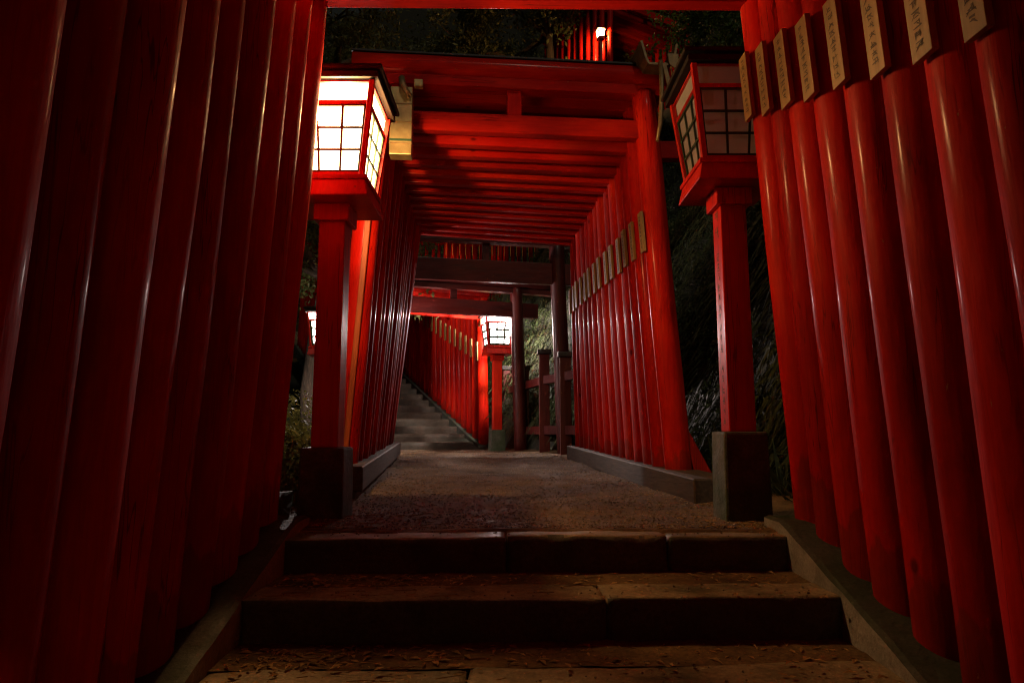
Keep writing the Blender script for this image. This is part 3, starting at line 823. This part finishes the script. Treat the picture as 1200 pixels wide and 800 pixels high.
# ------------------------------------------------------------------ fence right of the path
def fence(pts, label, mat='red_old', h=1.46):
    x0, y0 = pts[0]
    t = thing('wooden_fence', (0, 0, 0), 0, label, 'fence', 'red post and rail fences')
    for (x, y, hh) in [(p[0], p[1], h - (.0 if i % 2 == 0 else .12)) for i, p in enumerate(pts)]:
        z = path_z(y) - .03
        ps = MB().box((x, y, z + hh / 2), (.15, .15, hh), .006).build('fence_post', mat, t)
        MB().box((x, y, z + hh + .035), (.20, .20, .07), .012).build('post_cap', 'black', ps)
    for a, b in zip(pts, pts[1:]):
        for zz in (.30, 1.02):
            A = Vector((a[0], a[1], path_z(a[1]) - .03 + zz)); B = Vector((b[0], b[1], path_z(b[1]) - .03 + zz)); d = B - A; n = Vector((d.y, -d.x, 0)).normalized() * .04; u = Vector((0, 0, .12))
            P = [A - n, A + n, B + n, B - n]
            MB().hexa([tuple(q) for q in P] + [tuple(q + u) for q in P], .004).build('fence_rail', mat, t)
fence([(.95, 8.35), (.72, 9.0), (.47, 9.7), (.20, 10.85), (-.08, 12.1)], 'red post and rail fence with black caps right of the dark torii')
fence([(-1.58, 6.1), (-1.9, 7.3), (-2.22, 8.6)], 'red fence behind the left wall of the landing tunnel', h=1.3)

# ------------------------------------------------------------------ gutter ends, downpipe, bits
t = thing('rain_gutter', (1.03, 4.33, 2.56), R(5.9), 'dull copper gutter end with thin downpipe at the right end of the tunnel roof', 'gutter')
mb = MB(); prof = [(-.13, .12), (-.10, .0), (-.08, -.045), (.06, -.045), (.10, .0), (.125, .11)]
for a, b in zip(prof, prof[1:]):
    A = Vector((a[0], 0, a[1])); B = Vector((b[0], 0, b[1])); n = Vector((-(B - A).z, 0, (B - A).x)).normalized() * .008
    mb.hexa([tuple(A - n), tuple(A - n + Vector((0, 3.0, 0))), tuple(B - n + Vector((0, 3.0, 0))), tuple(B - n), tuple(A + n), tuple(A + n + Vector((0, 3.0, 0))), tuple(B + n + Vector((0, 3.0, 0))), tuple(B + n)], 0)
mb.build('trough', 'copper', t)
MB().tube([(0, -.01, -.03), (.0, -.015, -.25), (-.02, -.02, -.50), (-.045, -.02, -.62)], [.016, .016, .016, .012], 10).build('downpipe', 'copper', t)
MB().box((.035, -.02, -.13), (.03, .012, .16), .003, Matrix.Rotation(R(-12), 4, 'Y')).build('bracket', 'copper', t)
MB().hexa([(.06, -.012, -.05), (.12, -.012, -.09), (.12, .0, -.09), (.06, .0, -.05), (.05, -.012, .03), (.13, -.012, .03), (.13, 0, .03), (.05, 0, .03)], .002).build('drip_flap', 'copper', t)

t = thing('downpipe_hopper', (-.735, 4.20, 1.78), R(4), 'tall tarnished brass box lit by the bright lantern, above the left front pillar', 'rain hopper')
MB().box((0, 0, .235), (.145, .10, .47), .006).build('casing', 'metal', t)
for zz in (.075, .225, .35): MB().box((0, -.052, zz), (.148, .006, .006), .001).build('seam', 'copper', t)
MB().box((0, -.054, .098), (.147, .006, .014), .001).build('band', 'green', t)
MB().tube([(.0, -.05, .53), (.01, -.08, .47), (.035, -.085, .42), (.06, -.06, .40)], [.022, .022, .02, .016], 10).build('spout', 'copper', t)
MB().box((.11, -.03, .50), (.06, .05, .05), .006).build('end_cap', 'metal', t)
# boarded plank beside left front pillar
o = along((-.975, 4.30), (-.975, 4.36), (.05, 2.2), -.40, -.40, 'timber_batten', 'board', .004)
bpy.data.objects.remove(o)
mb = MB().hexa([(-1.085, 4.235, -.40), (-1.048, 4.235, -.40), (-1.048, 4.26, -.40), (-1.085, 4.26, -.40), (-.925, 4.235, 2.0), (-.888, 4.235, 2.0), (-.888, 4.26, 2.0), (-.925, 4.26, 2.0)], .004)
M['batten'] = simple('orange_brown_batten', (.22, .035, .006), (.36, .065, .012), 30, .6, 0, .3, .002, (1, 1, .08))
tag(mb.build('timber_batten', 'batten'), 'orange-brown timber batten against the left front pillar of the landing tunnel', 'batten')
mb = MB(); block(mb, -1.30, -1.02, 2.99, 3.17, -.55, -.27, .035, .05, 9)  # rock added to cover a pale lit patch of ground
tag(mb.build('rock', 'darkstone'), 'small dark rock added to cover lit ground between the left footing and the last near pillar', 'rock')
# white flashing by the far lantern
t = thing('roof_flashing', (-.56, 11.78, 2.03), R(27), 'pale curved metal flashing at the lintel end beside the far lantern', 'flashing')
MB().hexa([(-.02, -.1, -.20), (.10, -.1, -.20), (.10, .08, -.20), (-.02, .08, -.20), (.04, -.08, .10), (.11, -.08, .10), (.11, .06, .10), (.04, .06, .10)], .006).build('sheet', 'metal', t)
# red brace behind sill on the right
mb = MB().hexa([(1.25, 4.50, -.42), (1.40, 4.50, -.42), (1.40, 4.56, -.42), (1.25, 4.56, -.42), (1.14, 4.50, .02), (1.17, 4.50, .02), (1.17, 4.56, .02), (1.14, 4.56, .02)], .004)
tag(mb.build('brace', 'red'), 'short red brace behind the foot of the right front pillar', 'brace')
mb = MB().box((1.22, 4.62, 2.0), (.36, .08, .13), .005)
tag(mb.build('support_beam', 'red_beam'), 'short red beam behind the unlit lantern, right of the front pillar', 'beam')

# ------------------------------------------------------------------ world, camera
w = bpy.data.worlds.new('World'); scene.world = w; w.use_nodes = True
nt = w.node_tree; bg = nt.nodes['Background']
sky = nt.nodes.new('ShaderNodeTexSky'); sky.sky_type = 'NISHITA'; sky.sun_disc = False
sky.sun_elevation = R(2); sky.sun_rotation = R(150)
nt.links.new(mix(nt, 1, sky.outputs[0], (1, .74, .50), 'MULTIPLY'), bg.inputs[0]); bg.inputs[1].default_value = .011
sl = bpy.data.lights.new('foliage_fill', 'SUN'); sl.energy = .35; sl.angle = R(3); sl.color = (1, .86, .66)  # dim sun lamp added to brighten the hill and tree foliage
so = bpy.data.objects.new('foliage_fill', sl); COL.objects.link(so); so.rotation_euler = (R(46), 0, R(14))

cam = bpy.data.cameras.new('camera'); co = bpy.data.objects.new('camera', cam); COL.objects.link(co)
cam.sensor_width = 36; cam.lens = 780 / 1200 * 36; cam.clip_start = .03; cam.clip_end = 1500
co.location = (0, 0, 0); co.rotation_euler = (R(90 + 7.52), 0, 0)
scene.camera = co
scene.view_settings.view_transform = 'Standard'; scene.view_settings.look = 'None'
scene.view_settings.exposure = -.2; scene.view_settings.gamma = 1
scene.cycles.use_denoising = True
scene.cycles.pixel_filter_type = 'BLACKMAN_HARRIS'; scene.cycles.filter_width = 1.15
scene.cycles.max_bounces = 8; scene.cycles.diffuse_bounces = 4; scene.cycles.glossy_bounces = 4
scene.cycles.sample_clamp_indirect = 4
scene.cycles.use_light_tree = True
